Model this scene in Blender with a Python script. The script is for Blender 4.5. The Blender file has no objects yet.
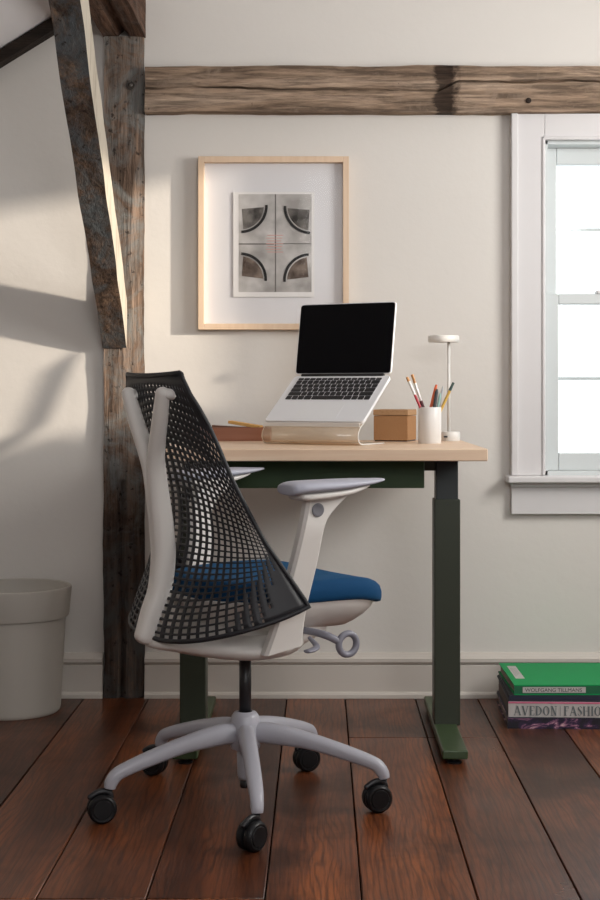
import bpy, bmesh, math, random
from mathutils import Vector, Matrix, noise
random.seed(7)
S = bpy.context.scene
COL = S.collection
R = math.radians

# ------------------------------------------------------------------ camera
cam_d = bpy.data.cameras.new('camera'); cam = bpy.data.objects.new('camera', cam_d); COL.objects.link(cam)
cam.location = (0, -4, .87); cam.rotation_euler = (R(90), 0, 0)
cam_d.sensor_fit = 'VERTICAL'; cam_d.sensor_height = 36; cam_d.lens = 1392/900*36
cam_d.shift_x = -20/900; cam_d.shift_y = -56/900
cam_d.clip_start = .05
S.camera = cam
# ------------------------------------------------------------------ world, sun, daylight, added fill
W = bpy.data.worlds.new('daylight'); S.world = W; W.use_nodes = True
W.node_tree.nodes['Background'].inputs[0].default_value = (.95, .98, 1, 1)
W.node_tree.nodes['Background'].inputs[1].default_value = 1.7
def lamp(name, kind, loc, direction, energy, color, **kw):
    d = bpy.data.lights.new(name, kind); d.energy = energy; d.color = color
    for k, v in kw.items(): setattr(d, k, v)
    o = bpy.data.objects.new(name, d); COL.objects.link(o); o.location = loc
    o.rotation_euler = Vector(direction).to_track_quat('-Z', 'Y').to_euler()
    return o
lamp('sun', 'SUN', (5, -3, 3), (-2.60, 1, -.455), 4.4, (1, .88, .74), angle=R(1.7))
lamp('side_window_daylight', 'AREA', (1.66, -1.19, 1.52), (-1, .25, -.12), 24, (1, .97, .93), shape='RECTANGLE', size=.85, size_y=.68)
lamp('front_fill', 'AREA', (.8, -4.98, 1.75), (-.12, 1, -.2), 33, (.97, .98, 1), shape='RECTANGLE', size=1.8, size_y=1.1)  # fill lamp added before the front wall, where no window opens
S.view_settings.view_transform = 'Standard'; S.view_settings.look = 'None'
S.view_settings.exposure = 0.20; S.view_settings.gamma = 1; S.view_settings.use_curve_mapping = False

# ------------------------------------------------------------------ materials
def mat(name, col, rough=.5, metal=0, spec=.5, coat=0, sheen=0):
    m = bpy.data.materials.new(name); m.use_nodes = True
    b = m.node_tree.nodes['Principled BSDF']
    b.inputs['Base Color'].default_value = (*col, 1); b.inputs['Roughness'].default_value = rough
    b.inputs['Metallic'].default_value = metal; b.inputs['Specular IOR Level'].default_value = spec
    b.inputs['Coat Weight'].default_value = coat; b.inputs['Sheen Weight'].default_value = sheen
    return m
def N(m, t, **kw):
    n = m.node_tree.nodes.new(t)
    for k, v in kw.items(): setattr(n, k, v)
    return n
def L(m, a, b): m.node_tree.links.new(a, b)
def ramp(m, fac, stops):
    r = N(m, 'ShaderNodeValToRGB'); e = r.color_ramp.elements
    while len(e) < len(stops): e.new(.5)
    for el, (p, c) in zip(e, stops): el.position = p; el.color = (*c, 1)
    L(m, fac, r.inputs[0]); return r.outputs[0]
def coords(m, scale, kind='Object', add=None):
    t = N(m, 'ShaderNodeTexCoord'); mp = N(m, 'ShaderNodeMapping'); mp.inputs['Scale'].default_value = scale
    src = t.outputs[kind]
    if add is not None:
        v = N(m, 'ShaderNodeVectorMath', operation='ADD'); L(m, src, v.inputs[0]); L(m, add, v.inputs[1]); src = v.outputs[0]
    L(m, src, mp.inputs[0]); return mp.outputs[0]
def nz(m, vec, scale=1, detail=6, rough=.6, dist=0):
    n = N(m, 'ShaderNodeTexNoise'); n.inputs['Scale'].default_value = scale; n.inputs['Detail'].default_value = detail
    n.inputs['Roughness'].default_value = rough; n.inputs['Distortion'].default_value = dist
    L(m, vec, n.inputs['Vector']); return n.outputs[0]
def mix(m, fac, a, b, mode='MIX'):
    x = N(m, 'ShaderNodeMix', data_type='RGBA', blend_type=mode)
    for i, v in ((0, fac), (6, a), (7, b)):
        if hasattr(v, 'links'): L(m, v, x.inputs[i])
        elif i == 0: x.inputs[0].default_value = v
        else: x.inputs[i].default_value = (*v, 1)
    return x.outputs[2]
def bump(m, h, strength=.3, dist=.01):
    b = N(m, 'ShaderNodeBump'); b.inputs['Strength'].default_value = strength; b.inputs['Distance'].default_value = dist
    L(m, h, b.inputs['Height']); L(m, b.outputs[0], m.node_tree.nodes['Principled BSDF'].inputs['Normal'])
def setc(m, c): L(m, c, m.node_tree.nodes['Principled BSDF'].inputs['Base Color'])
def setr(m, c): L(m, c, m.node_tree.nodes['Principled BSDF'].inputs['Roughness'])

M = {}
M['wall'] = m = mat('wall_plaster', (.71, .682, .640), .85, spec=.2)
bump(m, nz(m, coords(m, (3, 3, 3)), 2, 5), .12, .02)
M['ceil'] = mat('ceiling_paint', (.74, .72, .73), .9, spec=.2)
M['trim'] = mat('painted_trim', (.66, .645, .645), .45)
M['base'] = mat('baseboard_paint', (.63, .585, .53), .5)
M['sash'] = mat('sash_paint', (.60, .635, .635), .4)

def beam_mat(name, dark, mid, light, paint, axis, paint_amt=.5, seed=0, speck=.66, low=None, char=None):
    m = mat(name, mid, .85, spec=.25)
    sc = [14, 14, 14]; sc[axis] = 1.4
    add = N(m, 'ShaderNodeCombineXYZ'); add.inputs[0].default_value = seed; add.inputs[1].default_value = seed*.7; add.inputs[2].default_value = seed*.3
    fine = [70, 70, 70]; fine[axis] = 5
    g = nz(m, coords(m, sc, add=add.outputs[0]), 1, 8, .65, .4)
    f = nz(m, coords(m, fine, add=add.outputs[0]), 1, 6, .7, .3)
    p = nz(m, coords(m, (9, 9, 7), add=add.outputs[0]), 1, 7, .75, .8)
    c = ramp(m, g, [(.30, dark), (.5, mid), (.68, light)])
    c = mix(m, ramp(m, f, [(.40, (0, 0, 0)), (.62, (1, 1, 1))]), mix(m, .66, c, (.010, .007, .006)), c)
    c = mix(m, ramp(m, p, [(.56-.12*paint_amt, (0, 0, 0)), (.70-.1*paint_amt, (.75, .75, .75))]), c, paint)
    spk = nz(m, coords(m, (60, 60, 45), add=add.outputs[0]), 1, 4, .6)
    c = mix(m, ramp(m, spk, [(speck-.05, (0, 0, 0)), (speck+.02, (.8, .8, .8))]), c, (.02, .012, .009))
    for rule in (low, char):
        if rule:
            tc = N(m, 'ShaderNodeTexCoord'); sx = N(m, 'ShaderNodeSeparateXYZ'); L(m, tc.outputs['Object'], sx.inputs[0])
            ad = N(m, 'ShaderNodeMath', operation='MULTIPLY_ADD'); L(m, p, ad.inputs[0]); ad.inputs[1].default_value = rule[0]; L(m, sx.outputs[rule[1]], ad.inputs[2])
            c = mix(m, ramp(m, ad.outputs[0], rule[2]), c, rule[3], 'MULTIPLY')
    setc(m, c); bump(m, f, .7, .012); return m
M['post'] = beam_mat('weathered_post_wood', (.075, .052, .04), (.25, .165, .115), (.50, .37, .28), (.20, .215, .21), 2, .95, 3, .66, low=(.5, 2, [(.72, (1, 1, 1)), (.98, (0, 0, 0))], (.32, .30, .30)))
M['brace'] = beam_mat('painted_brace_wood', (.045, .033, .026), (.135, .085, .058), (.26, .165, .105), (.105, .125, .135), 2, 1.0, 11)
M['beam'] = beam_mat('pale_beam_wood', (.19, .125, .085), (.40, .285, .20), (.58, .44, .33), (.32, .24, .18), 0, .2, 5, .74, char=(.14, 0, [(.392, (0, 0, 0)), (.402, (.9, .9, .9)), (.445, (1, 1, 1)), (.475, (0, 0, 0))], (.14, .12, .11)))
M['tie'] = beam_mat('tie_beam_wood', (.045, .022, .014), (.15, .08, .05), (.30, .18, .12), (.16, .12, .10), 1, .2, 8)
M['rafter'] = beam_mat('rafter_wood', (.012, .009, .007), (.035, .024, .018), (.07, .05, .035), (.02, .016, .013), 0, .3, 2)
M['char'] = beam_mat('charred_patch', (.012, .009, .008), (.05, .035, .028), (.12, .085, .065), (.05, .04, .033), 0, .3, 9)
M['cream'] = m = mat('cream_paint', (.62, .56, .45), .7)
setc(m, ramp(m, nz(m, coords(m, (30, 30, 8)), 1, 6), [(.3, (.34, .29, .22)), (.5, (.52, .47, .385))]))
M['iron'] = mat('old_iron', (.10, .09, .08), .5, .6)

m = M['floor'] = mat('stained_floorboards', (.1, .04, .02), .36, spec=.35)
at = N(m, 'ShaderNodeAttribute'); at.attribute_name = 'plank'
off = N(m, 'ShaderNodeVectorMath', operation='SCALE'); off.inputs['Scale'].default_value = 13; L(m, at.outputs['Color'], off.inputs[0])
v1 = coords(m, (7, .8, 1), add=off.outputs[0])
rings = N(m, 'ShaderNodeTexWave', wave_type='BANDS', bands_direction='X'); rings.inputs['Scale'].default_value = 15
rings.inputs['Distortion'].default_value = 20; rings.inputs['Detail'].default_value = 3; rings.inputs['Detail Scale'].default_value = .55; rings.inputs['Detail Roughness'].default_value = .45
L(m, coords(m, (1.6, .30, 1), add=off.outputs[0]), rings.inputs['Vector'])
g1 = nz(m, v1, 1.0, 6, .6, .4); g2 = nz(m, coords(m, (170, 7, 1), add=off.outputs[0]), 1, 4, .6)
g3 = nz(m, coords(m, (2.6, 2.2, 1), add=off.outputs[0]), 1, 5, .6, .5)
c = ramp(m, g1, [(.28, (.050, .0125, .004)), (.5, (.145, .045, .0155)), (.72, (.31, .098, .030))])
c = mix(m, ramp(m, rings.outputs[1], [(.0, (.50, .50, .50)), (.25, (.08, .08, .08)), (.5, (0, 0, 0))]), c, (.022, .008, .005))
c = mix(m, ramp(m, g2, [(.40, (.5, .5, .5)), (.55, (0, 0, 0))]), c, (.03, .010, .006))
sp = N(m, 'ShaderNodeSeparateColor'); L(m, at.outputs['Color'], sp.inputs[0])
c = mix(m, 1.0, c, ramp(m, sp.outputs[0], [(0, (.62, .56, .56)), (1, (1.4, 1.35, 1.3))]), 'MULTIPLY')
c = mix(m, ramp(m, g3, [(.36, (.7, .7, .7)), (.50, (0, 0, 0))]), c, (.030, .013, .008))
setc(m, c)
setr(m, ramp(m, g3, [(.3, (.40, .40, .40)), (.7, (.27, .27, .27))]))
bump(m, g2, .12, .004)
M['gap'] = mat('floor_gap', (.006, .004, .003), .9, spec=.1)

def maple(name, a, b, axis=0):
    m = mat(name, a, .42); sc = [60, 60, 60]; sc[axis] = 2.5
    setc(m, ramp(m, nz(m, coords(m, sc), 1, 5, .6, .2), [(.3, a), (.7, b)])); return m
M['maple'] = maple('pale_maple', (.72, .50, .34), (.80, .61, .44))
M['frame'] = maple('maple_frame', (.68, .49, .33), (.76, .58, .42), 2)
M['cork'] = m = mat('cork', (.36, .19, .09), .8, spec=.2)
setc(m, ramp(m, nz(m, coords(m, (1, 1, 1)), 420, 3, .7), [(.35, (.27, .13, .055)), (.5, (.40, .215, .10)), (.7, (.47, .27, .14))]))
M['cork_lid'] = m = mat('cork_lid', (.42, .25, .13), .75, spec=.2)
setc(m, ramp(m, nz(m, coords(m, (1, 1, 1)), 420, 3, .7), [(.35, (.33, .18, .085)), (.5, (.46, .28, .15))]))
M['tray'] = maple('tray_wood', (.25, .09, .045), (.32, .13, .07))
M['card'] = mat('orange_card', (.72, .40, .12), .7)
M['card2'] = mat('brown_card', (.16, .07, .04), .7)
M['green'] = mat('dark_green_steel', (.030, .036, .023), .42, spec=.4)
M['green_panel'] = mat('green_panel_steel', (.028, .060, .018), .5, spec=.35)
M['green_foot'] = mat('green_foot_steel', (.040, .066, .026), .38, spec=.5)
M['leg_dark'] = mat('inner_leg_steel', (.022, .027, .028), .4, spec=.4)
M['white'] = mat('fog_white_plastic', (.73, .70, .66), .38)
M['lilac'] = mat('pale_grey_plastic', (.42, .43, .50), .45)
M['basegrey'] = mat('base_plastic', (.40, .40, .445), .35)
M['midgrey'] = mat('grey_lever_plastic', (.22, .22, .26), .38)
M['button'] = mat('button_grey', (.17, .17, .19), .4)
M['black'] = mat('black_plastic', (.012, .012, .014), .38)
M['mesh'] = mat('black_elastomer', (.014, .014, .017), .5, spec=.4)
M['caster'] = mat('caster_black', (.006, .006, .007), .4, spec=.3)
M['blue'] = m = mat('blue_upholstery', (.002, .045, .125), .8, spec=.2, sheen=.12)
m.node_tree.nodes['Principled BSDF'].inputs['Sheen Tint'].default_value = (.15, .5, .9, 1)
bump(m, nz(m, coords(m, (1, 1, 1)), 900, 2), .25, .002)
M['bin'] = m = mat('bin_plastic', (.47, .44, .39), .55)
bump(m, nz(m, coords(m, (60, 60, 1)), 1, 3), .1, .003)
M['alu'] = mat('laptop_aluminium', (.80, .81, .83), .42, .08)
M['pad'] = mat('trackpad', (.80, .81, .82), .3, .0)
M['screen'] = mat('laptop_screen_black', (.002, .002, .003), .25, spec=.12)
M['key'] = mat('key_black', (.012, .012, .014), .55)
M['keyprint'] = mat('key_legend', (.30, .30, .32), .5)
M['ceramic'] = mat('white_ceramic', (.76, .745, .72), .35)
M['lampw'] = mat('lamp_white', (.74, .725, .69), .4)
M['paper'] = mat('mat_board', (.74, .735, .75), .8, spec=.2)
M['print'] = mat('print_paper', (.80, .785, .77), .75, spec=.2)
M['ink'] = mat('print_black', (.012, .011, .011), .7)
M['red'] = mat('print_red', (.62, .33, .28), .7)
M['fabric_cord'] = mat('cord', (.6, .6, .58), .6)
def photo_tone(name, a, b, s):
    m = mat(name, a, .75, spec=.2); setc(m, ramp(m, nz(m, coords(m, (s, s, s)), 1, 3, .5), [(.35, a), (.65, b)])); return m
M['tone'] = photo_tone('print_pale_tone', (.34, .325, .31), (.62, .60, .58), 13)
M['dark1'] = photo_tone('print_dark_tone', (.035, .032, .03), (.20, .185, .17), 30)
M['dark2'] = photo_tone('print_brown_tone', (.07, .05, .04), (.25, .20, .165), 30)
M['crease'] = mat('print_crease', (.16, .15, .14), .8)
# thin clear sheets
def clear(name, tint, transp, gloss, diffcol, diff):
    m = bpy.data.materials.new(name); m.use_nodes = True; nt = m.node_tree; nt.nodes.clear()
    out = N(m, 'ShaderNodeOutputMaterial'); t = N(m, 'ShaderNodeBsdfTransparent'); t.inputs[0].default_value = (*tint, 1)
    g = N(m, 'ShaderNodeBsdfGlossy'); g.inputs['Roughness'].default_value = .06; d = N(m, 'ShaderNodeBsdfDiffuse'); d.inputs[0].default_value = (*diffcol, 1)
    a = N(m, 'ShaderNodeMixShader'); a.inputs[0].default_value = gloss; L(m, t.outputs[0], a.inputs[1]); L(m, g.outputs[0], a.inputs[2])
    b = N(m, 'ShaderNodeMixShader'); b.inputs[0].default_value = diff; L(m, a.outputs[0], b.inputs[1]); L(m, d.outputs[0], b.inputs[2])
    L(m, b.outputs[0], out.inputs[0]); return m
M['glass'] = clear('window_glass', (.97, .98, .98), 1, .05, (1, 1, 1), 0)
M['picture_glass'] = clear('picture_glass', (.99, .99, .99), 1, .004, (1, 1, 1), 0)
M['acrylic'] = clear('frosted_acrylic', (.95, .88, .79), 1, .08, (.78, .66, .52), .26)
M['acrylic_edge'] = mat('acrylic_edge', (.74, .72, .68), .25)

# ------------------------------------------------------------------ helpers
def prop(o, label=None, cat=None, group=None, kind=None):
    for k, v in (('label', label), ('category', cat), ('group', group), ('kind', kind)):
        if v: o[k] = v
    return o
def empty(name, loc, rz=0, label=None, cat=None, group=None):
    o = bpy.data.objects.new(name, None); COL.objects.link(o); o.location = loc; o.rotation_euler = (0, 0, rz)
    o.empty_display_size = .05
    return prop(o, label, cat, group)
def obj(name, bm, m, parent=None, smooth=False, loc=None, rot=None, bevel=0, seg=2, auto=None):
    me = bpy.data.meshes.new(name); bmesh.ops.recalc_face_normals(bm, faces=bm.faces); bm.to_mesh(me); bm.free()
    ms = m if isinstance(m, (list, tuple)) else [m]
    for x in ms: me.materials.append(x)
    o = bpy.data.objects.new(name, me); COL.objects.link(o)
    if parent: o.parent = parent
    if loc is not None: o.location = loc
    if rot is not None: o.rotation_euler = rot
    if smooth or auto or bevel:
        for p in me.polygons: p.use_smooth = True
        ang = auto if auto else (R(35) if not smooth else None)
        if ang:
            me.update()
            b2 = bmesh.new(); b2.from_mesh(me)
            for e in b2.edges:
                if len(e.link_faces) == 2 and e.calc_face_angle(0) > ang: e.smooth = False
            b2.to_mesh(me); b2.free()
    if bevel:
        md = o.modifiers.new('bevel', 'BEVEL'); md.width = bevel; md.segments = seg; md.limit_method = 'ANGLE'; md.harden_normals = True
        for e in me.edges: e.use_edge_sharp = False
    return o
def box(bm, x0, x1, y0, y1, z0, z1, mi=0):
    vs = [bm.verts.new(p) for p in ((x0, y0, z0), (x1, y0, z0), (x1, y1, z0), (x0, y1, z0), (x0, y0, z1), (x1, y0, z1), (x1, y1, z1), (x0, y1, z1))]
    fs = [bm.faces.new([vs[i] for i in f]) for f in ((0, 3, 2, 1), (4, 5, 6, 7), (0, 1, 5, 4), (1, 2, 6, 5), (2, 3, 7, 6), (3, 0, 4, 7))]
    for f in fs: f.material_index = mi
    return vs
def boxm(*a, **k): bm = bmesh.new(); box(bm, *a, **k); return bm
def lathe(prof, n=40, bm=None, c=(0, 0), close=False):
    bm = bm or bmesh.new(); rows = []
    for r, z in prof:
        if r < 1e-6: rows.append([bm.verts.new((c[0], c[1], z))])
        else: rows.append([bm.verts.new((c[0]+r*math.cos(2*math.pi*i/n), c[1]+r*math.sin(2*math.pi*i/n), z)) for i in range(n)])
    for a, b in zip(rows, rows[1:]):
        for i in range(n):
            j = (i+1) % n; va = [a[0]] if len(a) == 1 else [a[i], a[j]]; vb = [b[0]] if len(b) == 1 else [b[j], b[i]]
            if len(va)+len(vb) > 2: bm.faces.new(va+vb)
    return bm
def loft(bm, secs, n=20, p=2.0, caps=True):
    """secs: (centre, axisU, axisV, ru, rv); superelliptical rings joined along a path"""
    rows = []
    for c, u, v, ru, rv in secs:
        c, u, v = Vector(c), Vector(u).normalized(), Vector(v).normalized(); ring = []
        for i in range(n):
            t = 2*math.pi*i/n; cs, sn = math.cos(t), math.sin(t)
            ring.append(bm.verts.new(c + u*(ru*math.copysign(abs(cs)**(2/p), cs)) + v*(rv*math.copysign(abs(sn)**(2/p), sn))))
        rows.append(ring)
    for a, b in zip(rows, rows[1:]):
        for i in range(n): bm.faces.new((a[i], a[(i+1) % n], b[(i+1) % n], b[i]))
    if caps:
        for r in (rows[0], rows[-1]):
            cv = bm.verts.new(sum((v.co for v in r), Vector())/n)
            for i in range(n): bm.faces.new((r[i], r[(i+1) % n], cv))
    return bm
def smooth_path(pts, k=6):
    out = []
    for i in range(len(pts)-1):
        p0 = pts[max(i-1, 0)]; p1 = pts[i]; p2 = pts[i+1]; p3 = pts[min(i+2, len(pts)-1)]
        for j in range(k):
            t = j/k
            out.append(tuple(.5*((2*b)+(-a+c)*t+(2*a-5*b+4*c-d)*t*t+(-a+3*b-3*c+d)*t**3) for a, b, c, d in zip(p0, p1, p2, p3)))
    out.append(tuple(pts[-1])); return out
def tube(bm, pts, ru, rv=None, n=14, k=5, side=None, p=2.0, round_ends=True):
    """pts: tuples x,y,z[,ru[,rv]] smoothed; side = fixed sideways axis"""
    full = [tuple(q[:3])+((q[3] if len(q) > 3 else ru), (q[4] if len(q) > 4 else (q[3] if len(q) > 3 else (rv or ru)))) for q in pts]
    sp = smooth_path(full, k) if k > 1 else full
    secs = []
    for i, q in enumerate(sp):
        a = Vector(sp[max(i-1, 0)][:3]); b = Vector(sp[min(i+1, len(sp)-1)][:3]); d = (b-a).normalized()
        s = Vector(side) if side is not None else (Vector((0, 0, 1)).cross(d) if abs(d.z) < .95 else Vector((1, 0, 0)))
        s = (s-d*s.dot(d)).normalized(); v = d.cross(s).normalized()
        secs.append([Vector(q[:3]), s, v, q[3], q[4], d])
    if round_ends:
        f, l = secs[0], secs[-1]
        pre = [[f[0]-f[5]*min(f[3], f[4])*math.sin(t)*.9, f[1], f[2], f[3]*math.cos(t), f[4]*math.cos(t), f[5]] for t in (1.45, 1.1, .7, .35)]
        post = [[l[0]+l[5]*min(l[3], l[4])*math.sin(t)*.9, l[1], l[2], l[3]*math.cos(t), l[4]*math.cos(t), l[5]] for t in (.35, .7, 1.1, 1.45)]
        secs = pre+secs+post
    return loft(bm, [s[:5] for s in secs], n, p)
def lerp_tab(tab, x):
    if x <= tab[0][0]: return tab[0][1]
    for (a, u), (b, v) in zip(tab, tab[1:]):
        if x <= b: t = (x-a)/(b-a); return u+(v-u)*t
    return tab[-1][1]
def smooth_tab(tab, x, w):
    return sum(lerp_tab(tab, x+w*k/4) for k in range(-4, 5))/9
def rough_beam(x0, x1, y0, y1, z0, z1, amp=.006, step=.03, groove=None, seed=0, freq=6):
    """box subdivided and knocked out of true"""
    bm = bmesh.new()
    dims = [(x0, x1), (y0, y1), (z0, z1)]; ns = [max(2, round((b-a)/step)) for a, b in dims]
    ax = [[a+(b-a)*i/n for i in range(n+1)] for (a, b), n in zip(dims, ns)]; vm = {}
    def V(i, j, k):
        if (i, j, k) not in vm:
            p = Vector((ax[0][i], ax[1][j], ax[2][k])); q = p*freq+Vector((seed, seed*2.1, seed*.7))
            nn = noise.noise_vector(q)*amp + noise.noise_vector(q*4)*amp*.35
            if groove: nn += groove(p)
            vm[(i, j, k)] = bm.verts.new(p+nn)
        return vm[(i, j, k)]
    nx, ny, nz_ = ns
    for k in (0, nz_):
        for i in range(nx):
            for j in range(ny): bm.faces.new((V(i, j, k), V(i+1, j, k), V(i+1, j+1, k), V(i, j+1, k)))
    for j in (0, ny):
        for i in range(nx):
            for k in range(nz_): bm.faces.new((V(i, j, k), V(i+1, j, k), V(i+1, j, k+1), V(i, j, k+1)))
    for i in (0, nx):
        for j in range(ny):
            for k in range(nz_): bm.faces.new((V(i, j, k), V(i, j+1, k), V(i, j+1, k+1), V(i, j, k+1)))
    return bm
def struct(name, bm, m, parent=None, **kw):
    o = obj(name, bm, m, parent, **kw)
    if not parent: o['kind'] = 'structure'
    return o

# ------------------------------------------------------------------ room shell
WX0, WX1, WZ0, WZ1 = .642, 1.30, .637, 1.598     # window opening in the back wall
bm = bmesh.new()
box(bm, -2.2, WX0, 0, .16, -.06, 3.1); box(bm, WX1, 1.86, 0, .16, -.06, 3.1)
box(bm, WX0, WX1, 0, .16, -.06, WZ0); box(bm, WX0, WX1, 0, .16, WZ1, 3.1)
struct('wall_back', bm, M['wall'])
SY0, SY1, SZ0, SZ1 = -1.66, -.76, 1.17, 1.88      # window in the right wall
bm = bmesh.new()
box(bm, 1.7, 1.86, -5.1, SY0, -.06, 3.0); box(bm, 1.7, 1.86, SY1, 0, -.06, 3.0)
box(bm, 1.7, 1.86, SY0, SY1, -.06, SZ0); box(bm, 1.7, 1.86, SY0, SY1, SZ1, 3.0)
struct('wall_right', bm, M['wall'])
struct('wall_left', boxm(-2.3, -2.2, -5.1, .16, -.06, 1.3), M['wall'])
bm = bmesh.new(); box(bm, -2.3, 1.86, -5.2, -5.1, -.06, 3.1)
struct('wall_front', bm, M['wall'])
def slab(x0, z0, x1, z1):
    bm = bmesh.new(); vs = [bm.verts.new(p) for p in ((x0, -5.1, z0), (x1, -5.1, z1), (x1, .0, z1), (x0, .0, z0), (x0, -5.1, z0+.1), (x1, -5.1, z1+.1), (x1, .0, z1+.1), (x0, .0, z0+.1))]
    for f in ((0, 3, 2, 1), (4, 5, 6, 7), (0, 1, 5, 4), (1, 2, 6, 5), (2, 3, 7, 6), (3, 0, 4, 7)): bm.faces.new([vs[i] for i in f])
    return bm
CS = .62
def cz(x): return 1.845+CS*(x+.92)
struct('ceiling', slab(-2.25, cz(-2.25), .9, cz(.9)), M['ceil'])
struct('ceiling_right', slab(.9, cz(.9), 1.8, cz(.9)-.45), M['ceil'])

# floor: wide boards with open joints, in one object
seams = [-2.2, -1.86, -1.52, -1.30, -1.03, -.675, -.49, -.30, -.095, .072, .272, .45, .635, .86, 1.05, 1.28, 1.47, 1.7]
bm = bmesh.new(); cl = bm.loops.layers.color.new('plank')
joint = {0: [], 1: [-2.2]}
for i, (a, b) in enumerate(zip(seams, seams[1:])):
    js = sorted(random.uniform(-4.6, -.9) for _ in range(2))
    if .05 < a < .40: js = [-3.2+random.uniform(-.3, .3), -1.72 if a > .2 else -1.95, -.475]
    if -.32 < a < .05: js = [-3.1, -.9 - 1.2*random.random()]
    if a < -.29 and a > -1.1: js = [-4.1, -1.60]
    ys = [-5.1]+js+[0]
    for y0, y1 in zip(ys, ys[1:]):
        g = .0014; n0 = len(bm.verts)
        vs = box(bm, a+g, b-g, y0+g, y1-g, -.03, 0)
        colr = (random.random(), random.random(), random.random(), 1)
        for f in set(f for v in vs for f in v.link_faces):
            for lp in f.loops: lp[cl] = colr
nb = len(bm.faces)
box(bm, -2.2, 1.7, -5.1, 0, -.06, -.008, mi=1)
o = struct('floor', bm, [M['floor'], M['gap']], auto=R(30))
md = o.modifiers.new('bevel', 'BEVEL'); md.width = .0015; md.segments = 1; md.limit_method = 'ANGLE'

# baseboard: profile swept along the wall
def baseboard(name, x0, x1):
    prof = [(0, 0), (-.024, 0), (-.024, .010), (-.020, .016), (-.016, .018), (-.016, .092), (-.013, .095), (-.018, .098), (-.022, .104), (-.022, .113), (-.016, .116), (-.012, .121), (-.008, .127), (0, .128)]
    bm = bmesh.new(); a = [bm.verts.new((x0, y, z)) for y, z in prof]; b = [bm.verts.new((x1, y, z)) for y, z in prof]
    n = len(prof)
    for i in range(n): bm.faces.new((a[i], a[(i+1) % n], b[(i+1) % n], b[i]))
    bm.faces.new(a); bm.faces.new(b); return struct(name, bm, M['base'])
baseboard('baseboard_left', -2.2, -.622)
baseboard('baseboard_back', -.502, 1.7)

# window in the back wall
win = boxm(WX0-.004, WX0+.012, .0, .15, WZ0, WZ1)
box(win, WX1-.012, WX1+.004, .0, .15, WZ0, WZ1); box(win, WX0, WX1, .0, .15, WZ1-.010, WZ1+.004); box(win, WX0, WX1, .0, .15, WZ0-.004, WZ0+.012)
w1 = struct('window_1', win, M['sash'])
bm = bmesh.new()
CX0 = .549; CX1 = 1.39; CT = 1.672
box(bm, CX0, WX0, -.022, 0, WZ0, CT); box(bm, WX1, CX1, -.022, 0, WZ0, CT); box(bm, WX0, WX1, -.022, 0, WZ1, CT)
struct('casing', bm, M['trim'], w1, bevel=.002)
bm = bmesh.new(); box(bm, CX0-.004, CX0+.016, -.034, -.018, WZ0, CT); box(bm, CX1-.016, CX1+.004, -.034, -.018, WZ0, CT)
box(bm, WX0-.008, WX0+.002, -.027, -.018, WZ0, WZ1+.008); box(bm, WX0-.008, WX1+.008, -.027, -.018, WZ1-.002, WZ1+.008)
struct('casing_bead', bm, M['trim'], w1, bevel=.004, seg=3)
bm = boxm(CX0-.018, CX1+.018, -.062, .012, WZ0-.020, WZ0)
struct('window_stool', bm, M['trim'], w1, bevel=.006, seg=3)
bm = boxm(CX0-.004, CX1+.004, -.032, 0, WZ0-.033, WZ0-.019)
struct('stool_moulding', bm, M['trim'], w1, bevel=.004, seg=3)
bm = boxm(CX0-.002, CX1+.002, -.022, 0, .526, WZ0-.032)
struct('window_apron', bm, M['trim'], w1, bevel=.002)
def sash(name, y0, y1, x0, x1, z0, z1, st, rb, rt):
    bm = boxm(x0, x0+st, y0, y1, z0, z1); box(bm, x1-st, x1, y0, y1, z0, z1)
    box(bm, x0+st, x1-st, y0, y1, z0, z0+rb); box(bm, x0+st, x1-st, y0, y1, z1-rt, z1)
    s = struct(name, bm, M['sash'], w1, bevel=.003)
    g = boxm(x0+st, x1-st, (y0+y1)/2-.001, (y0+y1)/2+.001, z0+rb, z1-rt)
    obj('pane', g, M['glass'], s); return s
MZ = 1.130
sash('upper_sash', .062, .092, WX0+.012, WX1-.012, MZ, WZ1-.010, .036, .026, .048)
sash('lower_sash', .026, .056, WX0+.012, WX1-.012, WZ0+.012, MZ+.030, .036, .050, .030)
bm = boxm(WX0+.03, WX1-.03, .105, .112, 1.350, 1.359); box(bm, WX0+.03, WX1-.03, .105, .112, .911, .920)
struct('storm_bar', bm, M['sash'], w1)
bm = boxm(.80, .86, .02, .06, MZ+.030, MZ+.040); struct('sash_lock', bm, M['trim'], w1, bevel=.003)

# side window in the right wall (source of the sun)
bm = boxm(1.68, 1.70, SY0-.09, SY0, SZ0-.05, SZ1+.09); box(bm, 1.68, 1.70, SY1, SY1+.09, SZ0-.05, SZ1+.09)
box(bm, 1.68, 1.70, SY0, SY1, SZ1, SZ1+.09); box(bm, 1.67, 1.70, SY0-.1, SY1+.1, SZ0-.05, SZ0)
w2 = struct('window_2', bm, M['trim'])
bm = boxm(-.2, -.1, -5.1, -5.07, 1.1, 2.4); box(bm, 1.5, 1.6, -5.1, -5.07, 1.1, 2.4); box(bm, -.1, 1.5, -5.1, -5.07, 2.3, 2.4); box(bm, -.1, 1.5, -5.1, -5.05, 1.1, 1.2)  # unseen frame added to go with the front fill lamp; wall behind is solid
added_frame = struct('added_window_frame', bm, M['trim'])

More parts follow.
